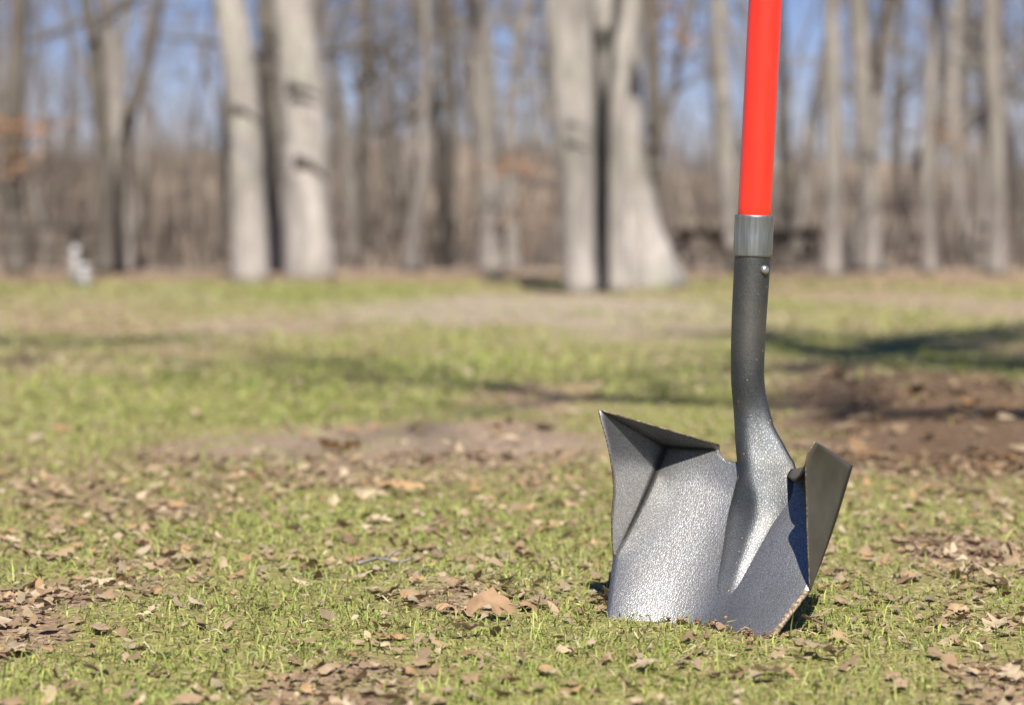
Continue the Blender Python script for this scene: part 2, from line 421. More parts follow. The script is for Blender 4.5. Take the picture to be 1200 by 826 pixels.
# ridge sections in the blade frame
NR = 34
last = Vs[-1]; last_l = (last + SB - BO) @ BM; prev_l = (Vs[-2] + SB - BO) @ BM; drift = (last_l - prev_l); drift = drift / np.maximum(1e-5, -drift[:, 1:2])
for j in range(1, NR + 1):
    q = j / NR; v = -.014 - .144 * q
    A_ = .0195 * (1 - q) ** .6 * (1 - .25 * q) + .0005; wl = .031 * (1 - q) + .013 * q; wr = .058 * (1 - q) ** 1.15 + .017 * q
    if q > .86: k_ = math.sqrt(max(0.0, 1 - ((q - .86) / .14) ** 2)); wl *= .25 + .75 * k_; wr *= .25 + .75 * k_; A_ *= .15 + .85 * k_
    uc = .003 + .018 * q ** .6
    x = np.cos(ang); up = np.sin(ang) > 0
    uu = uc + np.where(x < 0, wl, wr) * x
    prof = np.where(x < -.45, np.sqrt(np.maximum(0, 1 - ((-x - .45) / .55) ** 2)) , 1.0) * (.94 + .06 * x)
    prof = np.where(x > .30, (.94 + .06 * .3) * .5 * (1 + np.cos(np.pi * ((x - .30) / .70) ** .8)), prof)
    h0 = plate_n(uu, np.full_like(uu, v), .112)
    nn = np.where(up | (np.abs(x) > .999), h0 + A_ * prof - .0006, h0 - .004)
    sec = np.stack([uu, np.full_like(uu, v), nn], 1)
    m_ = min(1, q / .42); m_ = m_ * m_ * (3 - 2 * m_)
    ll = last_l.copy(); dv = -(v + .014); ll = ll + drift * dv * np.array([.5, 1, .35])
    Vs.append(bw(ll * (1 - m_) + sec * m_))
nsec = len(Vs); Vs = np.concatenate(Vs)
Fs = [(i * NS + j, i * NS + (j + 1) % NS, (i + 1) * NS + (j + 1) % NS, (i + 1) * NS + j) for i in range(nsec - 1) for j in range(NS)]
Fs += [tuple(range(NS)), tuple((nsec - 1) * NS + j for j in range(NS - 1, -1, -1))]
obj('socket', mesh('socket', Vs, Fs, M_GRIT_SHADE), shovel)
# ferrule with a rolled lip, handle, rivet
ax = (S_FER1 - S_FER0) / np.linalg.norm(S_FER1 - S_FER0); Lf = np.linalg.norm(S_FER1 - S_FER0)
b = MB(); b.tube([S_FER0 + ax * t for t in (-.0005, .0005, .002, .02, Lf - .003, Lf - .0012, Lf, Lf + .0002)], [.0188, .0197, .0200, .0199, .0199, .0202, .0199, .0165], 40); b.build('ferrule', M_FER, shovel)
hx = (S_TOP - S_FER1); hl = np.linalg.norm(hx); hx /= hl
b = MB(); b.tube([S_FER1 + hx * t for t in np.linspace(-.03, .86, 24)], .01685, 40); b.build('handle', M_RED, shovel)
b = MB(); b.tube([S_FER1 + hx * t for t in np.linspace(.855, .93, 4)], .0178, 24); b.build('grip_collar', M_FER, shovel)
rp = ray_u(900, 313, -.008) - SB
toward = np.array([0.012, -.0165, 0.0]); rp = S_FER0 * .80 + (path[2]) * .20 + toward * .95
d_ = toward / np.linalg.norm(toward)
b = MB(); b.tube([rp + d_ * t for t in (-.004, .0005, .0018, .0028, .0033)], [.0046, .0046, .0040, .0026, .0006], 16); b.build('rivet', M_STEEL, shovel)

# ------------------------------------------------------------------ trees
def limb(mb, p, d, L, r, depth, rng, twigs, up=.25, k=6, wob=.18):
    n = max(4, int(L / .5) + 2); P = [np.array(p, float)]; d = np.array(d, float)
    for i in range(n):
        d = d + rng.normal(0, wob, 3) * .5 + np.array([0, 0, up * .12]); d /= np.linalg.norm(d); P.append(P[-1] + d * L / n)
    P = np.array(P); R = r * (1 - .75 * np.linspace(0, 1, n + 1) ** .9)
    if r > .012 and depth > 0: mb.tube(P, R, k if r > .05 else 4, cap=False)
    else: twigs.append((P[[0, n // 2, n]], r))
    if depth > 0:
        m = rng.integers(4, 7) if depth > 1 else rng.integers(5, 9)
        for q in range(m):
            f = rng.uniform(.25, .98); i = int(f * n); t = P[min(i + 1, n)] - P[i]; t /= np.linalg.norm(t)
            s = rng.normal(0, 1, 3); s -= t * (s @ t); s /= np.linalg.norm(s)
            limb(mb, P[i], t * .75 + s * .75, L * rng.uniform(.35, .62), max(R[i] * .55, .006), depth - 1, rng, twigs, up, k, wob)
def twig_mesh(tw, rng, wide=1.0):
    V, Fc = [], []
    for P, r in tw:
        d = P[-1] - P[0]; s = np.cross(d, rng.normal(0, 1, 3)); s /= np.linalg.norm(s) + 1e-9; s2 = np.cross(d, s); s2 /= np.linalg.norm(s2) + 1e-9
        r = max(r, .006) * wide; n = len(V)
        for a, rr in ((P[0], r), (P[1], r * .7)):
            V += [a + s * rr, a - s * rr * .5 + s2 * rr * .87, a - s * rr * .5 - s2 * rr * .87]
        V.append(P[2])
        for j in range(3):
            k = (j + 1) % 3; Fc += [(n + j, n + k, n + 3 + k), (n + j, n + 3 + k, n + 3 + j), (n + 3 + j, n + 3 + k, n + 6)]
    return np.array(V), np.array(Fc)
def trunk_limbs(P, R, rng, depth, h0, n_limb, L, up=.25, k=14, flare=0, knob=.05):
    """trunk tube along P, then limbs above height h0"""
    mb, tw = MB(), []
    t = np.linspace(0, len(P) - 1, 40); Pd = crom(P, 40); Rd = np.interp(t, np.arange(len(R)), R)
    a = np.arange(k) * 2 * math.pi / k
    hz = (Pd[:, 2] - Pd[0, 2])[:, None]
    lob = np.cos(a * 4 + 1.1)[None] * .5 + np.cos(a * 3 + rng.uniform(0, 6))[None] * .5
    mod = 1 + knob * (noise(a[None] * 1.3 + hz * 0, hz * 2.2 + a[None] * 0, int(rng.integers(99))) - .5) * 2 + flare * np.exp(-hz / .35) * (1 + .45 * lob)
    mb.tube(Pd, Rd, k, cap=True, mod=mod)
    tops = Pd[-1]
    for q in range(n_limb):
        f = rng.uniform(0, 1) ** .8; z = h0 + (Pd[-1, 2] - h0) * f
        i = int(np.argmin(np.abs(Pd[:, 2] - z))); an = rng.uniform(0, 2 * math.pi); el = rng.uniform(.15, .8)
        d = np.array([math.cos(an) * math.cos(el), math.sin(an) * math.cos(el), math.sin(el)])
        limb(mb, Pd[i], d, L * (1 - .45 * f) * rng.uniform(.7, 1.2), Rd[i] * rng.uniform(.28, .5), depth, rng, tw, up)
    return mb, tw
def SP(px, py, Z): return np.array([(px - 600) / F_PX * Z, Z, CAM_H + (HOR - py) / F_PX * Z])
def big_tree(name, label, pts, Z, mat, seed, top=15, h0=4.5, n=10, L=4.5, depth=2, flare=.16, group=None, scars=(), knob=.05, grp='large trees at the edge of the lawn'):
    """pts: (photo x, photo y, half width in pixels) up the trunk, at distance Z"""
    rng = np.random.default_rng(seed)
    P = [SP(x, y, Z) for x, y, _ in pts]; R = [h / F_PX * Z for _, _, h in pts]
    base = P[0].copy(); base[2] = float(ground_z(base[:1], np.array([Z]))[0]) - .03; P[0] = base.copy()
    d = P[-1] - P[-2]; d /= np.linalg.norm(d)
    while P[-1][2] < top:
        d = d * .8 + np.array([0, 0, .25]) + rng.normal(0, .05, 3) * np.array([1, 1, 0]); d /= np.linalg.norm(d)
        P.append(P[-1] + d * 2.4); R.append(max(R[-1] * .86, .03))
    P = np.array(P) - base
    mb, tw = trunk_limbs(P, R, rng, depth, h0, n, L, flare=flare, knob=knob)
    root = obj(name, None, loc=base); tag(root, label, 'tree', grp)
    mb.build('trunk', mat, root)
    V, Fc = twig_mesh(tw, rng); obj('crown', mesh('crown', V, Fc, M_TWIG), root)
    for (px, py, wpx, slope, tail) in scars:               # dark healed branch scars with their bark ridges
        r = np.interp(-py, [-p[1] for p in pts], [p[2] for p in pts]) / F_PX * Z
        cx = np.interp(-py, [-p[1] for p in pts], [p[0] for p in pts])
        n_ = 9; arc = []
        for k in range(n_):
            f = k / (n_ - 1); X = px + (f * tail); dx = (X - cx) / F_PX * Z
            dy = -math.sqrt(max(r * r - min(abs(dx), r * .98) ** 2, 0)) * 1.0
            q = SP(cx, py + slope * tail * f * f, Z) + np.array([dx, dy, 0]) - base; arc.append(q)
        s = MB(); s.tube(arc, [wpx / F_PX * Z * (1 - .75 * (k / (n_ - 1)) ** .6) for k in range(n_)], 8); s.build('branch_scar', M_SCAR, root)
    return root

big_tree('bare_tree', 'straight pale tree left of the stout pale tree, dark scar halfway up', [(293, 332, 22), (292, 250, 21), (288, 140, 20), (280, 60, 19), (271, 0, 19)], 25.4, M_PALE, 1, scars=[(278, 130, 6, .55, 26)])
big_tree('bare_tree', 'stout pale tree with three dark scars and a swollen base', [(362, 327, 31), (362, 270, 29), (361, 200, 27), (356, 120, 25), (350, 50, 24), (346, 0, 24)], 29, M_PALE, 2, scars=[(342, 104, 6, .3, 32), (345, 118, 5, .3, 34), (350, 190, 8, .7, 36)], flare=.05)
big_tree('bare_tree', 'pale leaning trunk just left of the dark gap beside the flared tree', [(680, 347, 19), (678, 250, 18), (674, 160, 23), (670, 80, 27), (664, 0, 30)], 17.6, M_PALE, 3, scars=[(664, 170, 4, .4, 24), (664, 146, 3, .4, 20)], flare=.1)
big_tree('bare_tree', 'broad pale tree whose base flares out wide to the right', [(757, 338, 49), (751, 303, 41), (743, 262, 32), (736, 215, 25), (731, 174, 23), (726, 110, 26), (723, 50, 29), (720, 0, 31)], 20.2, M_PALE, 4, flare=.04, knob=.16, scars=[(716, 76, 3, .3, 26)])
big_tree('bare_tree', 'slim pale stem rising in front of the flared tree', [(723, 346, 12), (723, 250, 10), (724, 150, 10), (730, 60, 12), (738, 0, 12)], 17.9, M_PALE, 5, n=5, L=2.5, flare=.1)
big_tree('bare_tree', 'narrow dark mossy trunk in the gap between the two pale trunks', [(703, 338, 8), (703, 250, 8), (702, 150, 9), (699, 60, 10), (697, 0, 10)], 21.5, M_DARK, 6, n=5, L=2.5, flare=.05)
big_tree('bare_tree', 'dark forked tree at the left with a limb leaning right', [(124, 318, 11), (126, 240, 10), (122, 170, 9), (117, 110, 9), (112, 50, 8), (104, 0, 8)], 33, M_DARK, 7, h0=3, n=9)
big_tree('bare_tree', 'dark slanting tree just right of the dark forked tree', [(140, 316, 8), (140, 240, 7), (148, 170, 8), (162, 110, 7), (178, 66, 6)], 34.5, M_DARK, 8, h0=4.5, n=6, L=3)
big_tree('bare_tree', 'pale thin tree directly behind the dark slanting tree', [(152, 318, 6), (150, 240, 5), (146, 140, 4), (146, 60, 4), (150, 0, 3)], 38, M_GREY, 9, n=7, L=3)
big_tree('bare_tree', 'dark tree at the far left edge with rusty leaves below its limbs', [(20, 318, 13), (18, 240, 12), (16, 170, 11), (22, 90, 11), (26, 0, 11)], 32, M_DARK, 10, h0=3.0, n=10)
big_tree('bare_tree', 'slender grey forked tree in the gap right of the stout pale tree', [(574, 316, 15), (573, 250, 13), (570, 170, 13), (562, 90, 12), (555, 0, 11)], 36, M_GREY, 11, h0=3.4, n=10)
big_tree('bare_tree', 'pale short tree leaning right behind the middle of the lawn', [(482, 318, 10), (487, 260, 9), (496, 200, 7), (499, 120, 5), (500, 0, 4)], 37, M_GREY, 12, n=8, L=3)
big_tree('bare_tree', 'pale straight tree right of the red handle', [(974, 326, 13), (975, 240, 11), (974, 150, 10), (973, 60, 9), (972, 0, 9)], 29.5, M_GREY, 13, n=8)
big_tree('bare_tree', 'grey upright tree second to the right of the red handle', [(1020, 318, 14), (1018, 240, 13), (1010, 150, 11), (1006, 70, 11), (1001, 0, 10)], 36, M_GREY, 14, h0=4, n=9)
big_tree('bare_tree', 'pale tall tree near the right edge with a slight bow', [(1166, 322, 12), (1166, 240, 11), (1164, 150, 10), (1157, 80, 10), (1155, 0, 10)], 31, M_GREY, 15, n=8)
big_tree('bare_tree', 'grey tree partly hidden behind the red handle', [(855, 320, 11), (853, 240, 10), (848, 150, 10), (842, 70, 9), (838, 0, 9)], 34, M_GREY, 16, n=8)
big_tree('bare_tree', 'dark tree with a rightward limb beside the broad pale tree', [(764, 318, 11), (765, 240, 10), (766, 150, 10), (764, 70, 10), (762, 0, 10)], 36, M_DARK, 17, h0=2.6, n=9)
big_tree('bare_tree', 'dark thin tree emerging at the right side of the red handle', [(921, 318, 8), (920, 240, 7), (918, 150, 7), (914, 60, 6), (910, 0, 6)], 40, M_DARK, 18, n=8, h0=3.5)
big_tree('bare_tree', 'thin grey tree between the upright grey tree and the bowed one', [(1088, 322, 9), (1086, 240, 8), (1084, 150, 7), (1090, 60, 6), (1094, 0, 6)], 33, M_GREY, 19, n=8, h0=3.2)
big_tree('bare_tree', 'dark trunk standing close behind the stout pale tree', [(322, 322, 12), (322, 240, 11), (318, 150, 11), (315, 60, 11), (314, 0, 11)], 39, M_DARK, 20, n=8, h0=4)
big_tree('bare_tree', 'dark tree in the wood above the middle of the lawn', [(528, 312, 6), (528, 200, 6), (527, 100, 8), (524, 40, 8), (521, 0, 8)], 46, M_DARK, 21, n=10, h0=4.2)

# trees further into the wood share a handful of shapes
VAR = []
for k in range(9):
    rng = np.random.default_rng(100 + k); H = rng.uniform(11, 17); r = rng.uniform(.10, .24)
    P = [np.zeros(3)]; d = np.array([rng.normal(0, .06), rng.normal(0, .06), 1.])
    for i in range(7):
        d = d + rng.normal(0, .07, 3) * np.array([1, 1, 0]); d /= np.linalg.norm(d); P.append(P[-1] + d * H / 7)
    R = r * np.linspace(1, .22, 8)
    mb, tw = trunk_limbs(P, R, rng, 2, 1.8 + (k % 3) * .9, 13, 4.2, up=.3, k=10, flare=.25)
    m = [M_GREY, M_DARK, M_GREY, M_GREY, M_DARK][k % 5]
    V, Fc = twig_mesh(tw, rng, 1.0)
    VAR.append((mesh('trunk', np.concatenate(mb.V), mb.F, m), mesh('crown', V, Fc, M_TWIG)))
rng = np.random.default_rng(77)
LBL = ['slim grey bare tree', 'dim brown bare tree', 'faint slender bare tree']
MARKS = [(75, 'the left picnic table'), (190, 'the dark forked tree'), (310, 'the straight pale tree'), (420, 'the stout pale tree'), (530, 'the short leaning tree'), (640, 'the slender forked tree'),
         (690, 'the pale leaning trunk'), (800, 'the broad flared tree'), (880, 'the red handle'), (945, 'the picnic table by the handle'), (1000, 'the pale straight tree'), (1060, 'the grey upright tree'), (1125, 'the thin grey tree'), (9999, 'the pale bowed tree')]
placed = []
for i in range(600):
    if len(placed) >= 104: break
    Z = 38 + 82 * rng.uniform() ** 1.2; x = rng.uniform(-1, 1) * (.30 * Z + 3)
    if any((x - a) ** 2 + (Z - b_) ** 2 < 1.6 ** 2 for a, b_ in placed): continue
    placed.append((x, Z)); k = int(rng.integers(len(VAR)))
    z = float(ground_z(np.array([x]), np.array([Z]))[0])
    root = obj('bare_tree', None, loc=(x, Z, z - .05), rot=(0, 0, rng.uniform(0, 6.28))); s = rng.uniform(.8, 1.25); root.scale = (s, s, s)
    pxl = 600 + x / Z * F_PX; where = next(t for lim, t in MARKS if pxl < lim)
    tag(root, LBL[{0: 0, 1: 1, 2: 0, 3: 2, 4: 0}[k % 5]] + (' far' if Z > 75 else ' not far') + ' behind ' + where, 'tree', 'trees deeper in the wood: ' + ['grey', 'brown', 'pale'][{0: 0, 1: 1, 2: 0, 3: 2, 4: 0}[k % 5]])
    obj('trunk', VAR[k][0], root); obj('crown', VAR[k][1], root)
# two trees outside the frame, either side of the viewpoint, whose limbs shade the lawn
def shade_tree(base, label, limbs, seed):
    rng = np.random.default_rng(seed); mb, tw = MB(), []
    base = np.array(base); k_ = 1 / math.tan(SUN_EL)
    mb.tube(crom([(0, 0, -.05), (.1, 0, 4), (-.1, .1, 9), (.1, 0, 17)], 24), np.linspace(.3, .1, 24), 12)
    for h, r, pts in limbs:
        P = [(0, 0, h - 2.5)]
        for i, (px, py) in enumerate(pts):
            gx_, gy_ = G(px, py); hh = h + .35 * math.sin(i * 1.7)
            P.append((gx_ + math.sin(SUN_AZ) * k_ * hh - base[0], gy_ - math.cos(SUN_AZ) * k_ * hh - base[1], hh))
        n = 8 * len(P); P = crom(P, n); mb.tube(P, np.linspace(r, r * .35, n), 7)
        for q in range(14):
            i = int(rng.integers(n // 3, n)); limb(mb, P[i], rng.normal(0, 1, 3), rng.uniform(.7, 1.6), .022, 1, rng, tw)
    t = obj('bare_tree', None, loc=base); tag(t, label, 'tree')
    mb.build('trunk', M_GREY, t); V, Fc = twig_mesh(tw, rng); obj('crown', mesh('crown', V, Fc, M_TWIG), t)
shade_tree((7.5, -3.5, 0), 'bare tree outside the picture on the right casting limb shadows across the lawn',
           [(14.5, .19, [(1420, 372), (1230, 381), (1090, 398), (985, 414), (905, 402), (875, 392)]), (15.2, .15, [(1350, 392), (1150, 404), (1010, 420), (930, 412)]),
            (14.0, .15, [(1420, 440), (1180, 424), (1020, 428), (920, 436)]), (15.6, .12, [(1400, 415), (1100, 412), (960, 396), (900, 398)]),
            (10.5, .07, [(1330, 505), (1000, 482), (720, 470), (640, 464), (575, 450)])], 9)
shade_tree((-7.5, -3.0, 0), 'bare tree outside the picture on the left casting limb shadows across the lawn',
           [(12.5, .08, [(-260, 396), (-60, 398), (60, 406), (150, 400), (230, 392)]), (12.0, .05, [(-300, 432), (100, 425), (330, 429), (405, 426)])], 19)

# brush and saplings of the far wood, one mass
rng = np.random.default_rng(4)
N = 15000
Z = 42 + 110 * rng.uniform(size=N) ** 1.1; x = rng.uniform(-1, 1, N) * (.32 * Z + 4)
hgt = (.6 + 6.5 * rng.uniform(size=N) ** 2.4) * (.15 + 2.2 * fbm(x * .22, Z * .12, 88, 3) ** 1.8); z = ground_z(x, Z)
lean = rng.normal(0, .22, (N, 2)); r = .007 + .05 * rng.uniform(size=N) ** 5 + .012 * rng.uniform(size=N)
B0 = np.stack([x, Z, z - .1], 1); B1 = B0 + np.stack([lean[:, 0] * hgt * .4, lean[:, 1] * hgt * .4, hgt * .5], 1); B2 = B1 + np.stack([lean[:, 0] * hgt * .8, lean[:, 1] * hgt * .5, hgt * .5], 1)
off = np.array([(1, 0, 0), (-.5, .87, 0), (-.5, -.87, 0)])
V = np.concatenate([B0[:, None] + off * r[:, None, None], B1[:, None] + off * r[:, None, None] * .7, B2[:, None]], 1).reshape(-1, 3)
q = np.array([(0, 1, 4), (0, 4, 3), (1, 2, 5), (1, 5, 4), (2, 0, 3), (2, 3, 5), (3, 4, 6), (4, 5, 6), (5, 3, 6)])
Fw = (np.arange(N)[:, None, None] * 7 + q).reshape(-1, 3)
bm_ = mesh('undergrowth', V, Fw, M_BRUSH)
t = rng.uniform(size=(N, 1)) ** 1.5; lump = np.clip((fbm(x * .35, Z * .2, 93, 3) - .35) * 2.6, .35, 1.2)[:, None]
col_attr(bm_, np.repeat((np.array([.115, .094, .08]) * (1 - t) + np.array([.49, .425, .37]) * t) * lump, 7, 0))
br = obj('undergrowth', bm_); tag(br, 'brown leafless brush and saplings filling the far wood', 'undergrowth', kind='stuff')
# rusty leaves that still cling to low twigs
def cling(px, py, Z, sx, sy, n, seed):
    rng = np.random.default_rng(seed); c = SP(px, py, Z); s = Z / F_PX
    P = c + rng.normal(0, 1, (n, 3)) * np.array([sx * s, sx * s * .6, sy * s]); a = rng.normal(0, 1, (n, 3)); a /= np.linalg.norm(a, axis=1)[:, None]
    b = np.cross(a, rng.normal(0, 1, (n, 3))); b /= np.linalg.norm(b, axis=1)[:, None]
    L = rng.uniform(.05, .09, n)[:, None]
    V = np.stack([P - a * L, P + b * L * .5, P + a * L, P - b * L * .5], 1)
    return V.reshape(-1, 3)
V = np.concatenate([cling(*q) for q in ((30, 148, 31.5, 30, 8, 120, 1), (22, 190, 31.5, 16, 12, 60, 2), (600, 194, 35, 22, 7, 80, 3), (615, 250, 36, 20, 30, 60, 4), (1100, 160, 40, 26, 14, 90, 5), (775, 10, 34, 24, 5, 60, 6), (800, 45, 34, 14, 14, 40, 7))])
me = mesh('clinging_leaves', V, np.arange(len(V)).reshape(-1, 4), M_LEAF, False); col_attr(me, (.34, .21, .13))
tag(obj('clinging_leaves', me), 'rusty dead leaves still clinging to low twigs of the wood', 'leaves', kind='stuff')

# ------------------------------------------------------------------ picnic tables and posts
def plank(c, h, name, mat, parent, R=None):
    b = MB(); b.box(c, h, R); o = b.build(name, mat, parent, smooth=False)
    bv = o.modifiers.new('edge', 'BEVEL'); bv.width = .006; bv.segments = 1
    return o
def picnic_table(label, loc, rz, hgt=.75):
    t = obj('picnic_table', None, loc=loc, rot=(0, 0, rz)); tag(t, label, 'picnic table', 'picnic tables under the trees')
    for k in range(5): plank((0, -.3 + .15 * k, hgt - .025), (.9, .069, .025), 'plank', M_WOOD, t)
    for s in (-1, 1):
        for k in range(2): plank((0, s * (.62 + .15 * k), hgt * .6 - .025), (.9, .069, .025), 'seat_plank', M_WOOD, t)
    for e in (-1, 1):
        for s in (-1, 1):
            a = math.atan2(.45, hgt - .04) * s; R = np.array([[1, 0, 0], [0, math.cos(a), -math.sin(a)], [0, math.sin(a), math.cos(a)]])
            plank((e * .62, s * .40, (hgt - .05) / 2), (.025, .06, (hgt - .05) / 2 / math.cos(a)), 'leg', M_WOOD, t, R)
        plank((e * .665, 0, hgt * .6 - .09), (.02, .74, .045), 'crossbar', M_WOOD, t)
        plank((e * .665, 0, hgt - .085), (.02, .34, .04), 'top_batten', M_WOOD, t)
    return t
def gz(x, y): return float(ground_z(np.array([x]), np.array([y]))[0])
for (px, Zt, rz, hg, lab) in ((820, 31.5, 1.52, .75, 'picnic table seen end on between the flared tree and the shovel'), (934, 31.8, 1.60, .75, 'picnic table seen end on just right of the shovel handle'),
                              (38, 27.5, .30, .74, 'weathered picnic table seen side on at the far left')):
    x_ = (px - 600) / F_PX * Zt; picnic_table(lab, (x_, Zt, gz(x_, Zt)), rz, hg)
def post(px, Zt, h, wd, lab, tilt):
    x_ = (px - 600) / F_PX * Zt
    r = obj('short_post', None, loc=(x_, Zt, gz(x_, Zt) - .02), rot=(0, tilt, .4)); tag(r, lab, 'post', 'short pale posts by the left table')
    b = MB(); b.tube([(0, 0, 0), (0, 0, h - .02), (0, 0, h - .005), (0, 0, h)], [wd, wd * .95, wd * .8, wd * .5], 10); b.build('shaft', M_CONC, r)
    b = MB(); b.tube([(0, 0, h * .80), (0, 0, h * .80 + .02)], [wd * 1.12, wd * 1.12], 10); b.build('band', M_WOOD, r)
post(88, 22, .47, .048, 'taller of the two short pale posts beside the left picnic table', .02)
post(101, 21, .27, .062, 'shorter thicker pale post beside the left picnic table', -.04)

# ------------------------------------------------------------------ grass
def grass(x, y, lit, L, Wd, rng, seg=2, flat=.5):
    n = len(x); an = rng.uniform(0, 2 * math.pi, n)
    dry = rng.uniform(size=n) < (.40 + .55 * lit + .16 * sstep(3.2, 9, y)) * (.55 + .9 * fbm(x * 4, y * 3, 91, 3))
    el = np.where(dry, rng.uniform(.05, .7, n), rng.uniform(.45, 1.45, n))
    L = L * rng.uniform(.45, 1.25, n) * np.where(rng.uniform(size=n) < .05, 1.9, 1) * np.where(dry, .9, 1); Wd = Wd * rng.uniform(.6, 1.3, n)
    h = np.stack([np.cos(an), np.sin(an), np.zeros(n)], 1); sdv = np.stack([-np.sin(an), np.cos(an), np.zeros(n)], 1)
    tw = rng.normal(0, .5, n); sdv = sdv * np.cos(tw)[:, None] + np.array([0, 0, 1.]) * np.sin(tw)[:, None]
    p0 = np.stack([x, y, ground_z(x, y) - .002], 1)
    d1 = h * np.cos(el)[:, None] + np.array([0, 0, 1.]) * np.sin(el)[:, None]
    e2 = el - rng.uniform(.2, 1.3, n); d2 = h * np.cos(e2)[:, None] + np.array([0, 0, 1.]) * np.sin(e2)[:, None]
    p1 = p0 + d1 * (L * .55)[:, None]; p2 = p1 + d2 * (L * .5)[:, None]
    p2[:, 2] = np.maximum(p2[:, 2], p0[:, 2] + .003)
    W = Wd[:, None] * sdv * .5
    V = np.stack([p0 - W, p0 + W, p1 + W * .85, p1 - W * .85, p2], 1).reshape(-1, 3)
    i = np.arange(n)[:, None, None] * 5
    Fc = (i + np.array([(0, 1, 2), (0, 2, 3), (3, 2, 4)])).reshape(-1, 3)
    t = rng.uniform(size=(n, 1)); t2 = rng.uniform(size=(n, 1))
    gcol = np.array([.155, .225, .044]) * (1 - t) + np.array([.41, .43, .12]) * t
    gcol = gcol * (.75 + .5 * t2)
    dcol = np.array([.46, .37, .21]) * (1 - t) + np.array([.60, .53, .36]) * t
    C = np.where(dry[:, None], dcol * (.6 + .5 * t2), gcol)
    return V, Fc, np.repeat(C, 5, 0)
def scatter(y0, y1, dens, rng, margin):
    n = int(dens * (y1 - y0) * 2 * (.262 * y1 + margin)); y = rng.uniform(y0, y1, n); x = rng.uniform(-1, 1, n) * (.262 * y1 + margin)
    k = np.abs(x) < .262 * y + margin; return x[k], y[k]
rng = np.random.default_rng(3)
AV, AF, AC, off_ = [], [], [], 0
for (y0, y1, dens, L, Wd, mg) in ((1.35, 2.2, 64000, .0140, .0017, .25), (2.2, 3.2, 38000, .0155, .0021, .3), (3.2, 5, 12000, .022, .0032, .4), (5, 9, 3600, .034, .006, .6), (9, 18, 1000, .045, .011, .9), (18, 33, 330, .055, .02, 1.5)):
    x, y = scatter(y0, y1, dens, rng, mg); lit = litter(x, y); du = np.clip(blob(DUST, x, y), 0, 1)
    clump = noise(x * 26, y * 26, 5)
    k = rng.uniform(size=len(x)) < np.clip(1.15 - 1.25 * lit - .9 * du, .06, 1) * (.35 + .9 * clump)
    x, y, lit = x[k], y[k], lit[k]
    V, Fc, C = grass(x, y, lit, L, Wd, rng); AV.append(V); AF.append(Fc + off_); AC.append(C); off_ += len(V)
gme = mesh('grass', np.concatenate(AV), np.concatenate(AF), M_GRASS); col_attr(gme, np.concatenate(AC))
tag(obj('grass', gme), 'short sunlit lawn grass mixed with dry straw', 'grass', kind='stuff')
print('grass tris', len(gme.polygons))

# ------------------------------------------------------------------ fallen leaves
def leaf_shape(kind, rng, n=13):
    """a leaf along +x, unit length: midrib and two edges, curled"""
    t = np.linspace(0, 1, n)
    if kind == 'oak':
        w = .34 * np.sin(np.pi * t ** .8) ** .7 * (1 + .55 * np.cos(t * 2 * math.pi * 3.2 + .6)); w = np.maximum(w, .02)
    elif kind == 'oval': w = .24 * np.sin(np.pi * t ** .9) ** .9
    elif kind == 'maple': w = .46 * np.sin(np.pi * t ** .6) ** .6 * (1 + .6 * np.cos(t * 2 * math.pi * 2.3 + .2)); w = np.maximum(w, .02)
    else: w = .28 * (np.sin(np.pi * t) ** .4) * rng.uniform(.5, 1.3, n)
    wl, wr = w * rng.uniform(.8, 1.15, n), w * rng.uniform(.8, 1.15, n)
    c1, c2, tw = rng.uniform(-.3, .4), rng.uniform(-.8, 1.1), rng.uniform(-.6, .6)
    V = []
    for k in range(n):
        zc = c1 * (t[k] - .5) ** 2; a = tw * (t[k] - .5); side = .08 * math.sin(t[k] * 3)
        for s in (-1, -.5, 0, .5, 1):
            q = s * (wl[k] if s < 0 else wr[k]); zz = zc + c2 * q * q + (.02 * rng.normal() if abs(s) == 1 else 0) + (.012 if s == 0 else 0)
            V.append((t[k] - .5, q * math.cos(a) + side - zz * math.sin(a), q * math.sin(a) + zz * math.cos(a)))
    V = np.array(V); V[:, 2] += (noise(V[:, 0] * 7 + 3, V[:, 1] * 9, int(rng.integers(99))) - .5) * .16; V[:, 2] -= V[:, 2].min() * .6
    Fc = [(k * 5 + j, (k + 1) * 5 + j, (k + 1) * 5 + j + 1, k * 5 + j + 1) for k in range(n - 1) for j in range(4)]
    return V, np.array(Fc)
rng = np.random.default_rng(8)
TINTS = [(.46, .325, .195), (.44, .33, .215), (.55, .43, .28), (.37, .265, .165), (.50, .315, .165), (.49, .405, .28), (.29, .205, .13), (.58, .475, .325)]
TINT_NAMES = ['brown', 'dull brown', 'tan', 'dark brown', 'orange brown', 'greyish tan', 'very dark brown', 'pale tan']
SHAPES = []
for k in range(16):
    kind = ['oak', 'frag', 'oval', 'frag', 'frag', 'oval', 'frag', 'oak'][k % 8]
    V, Fc = leaf_shape(kind, rng); me = mesh('fallen_leaf', V, Fc, M_LEAF); tnt = np.array(TINTS[k % 8]); col_attr(me, tnt * (.85 + .3 * rng.uniform()))
    SHAPES.append((V, Fc, me, kind, tnt))
def put_leaf(k, x, y, size, rng, label, group=None, tilt=.26, z=.004, rot=None):
    e = rot if rot is not None else (rng.normal(0, tilt), rng.normal(0, tilt), rng.uniform(0, 6.28))
    o = obj('fallen_leaf', SHAPES[k][2], None, (x, y, gz(x, y) + z), e, (size,) * 3)
    tag(o, label, 'leaf', group); return o
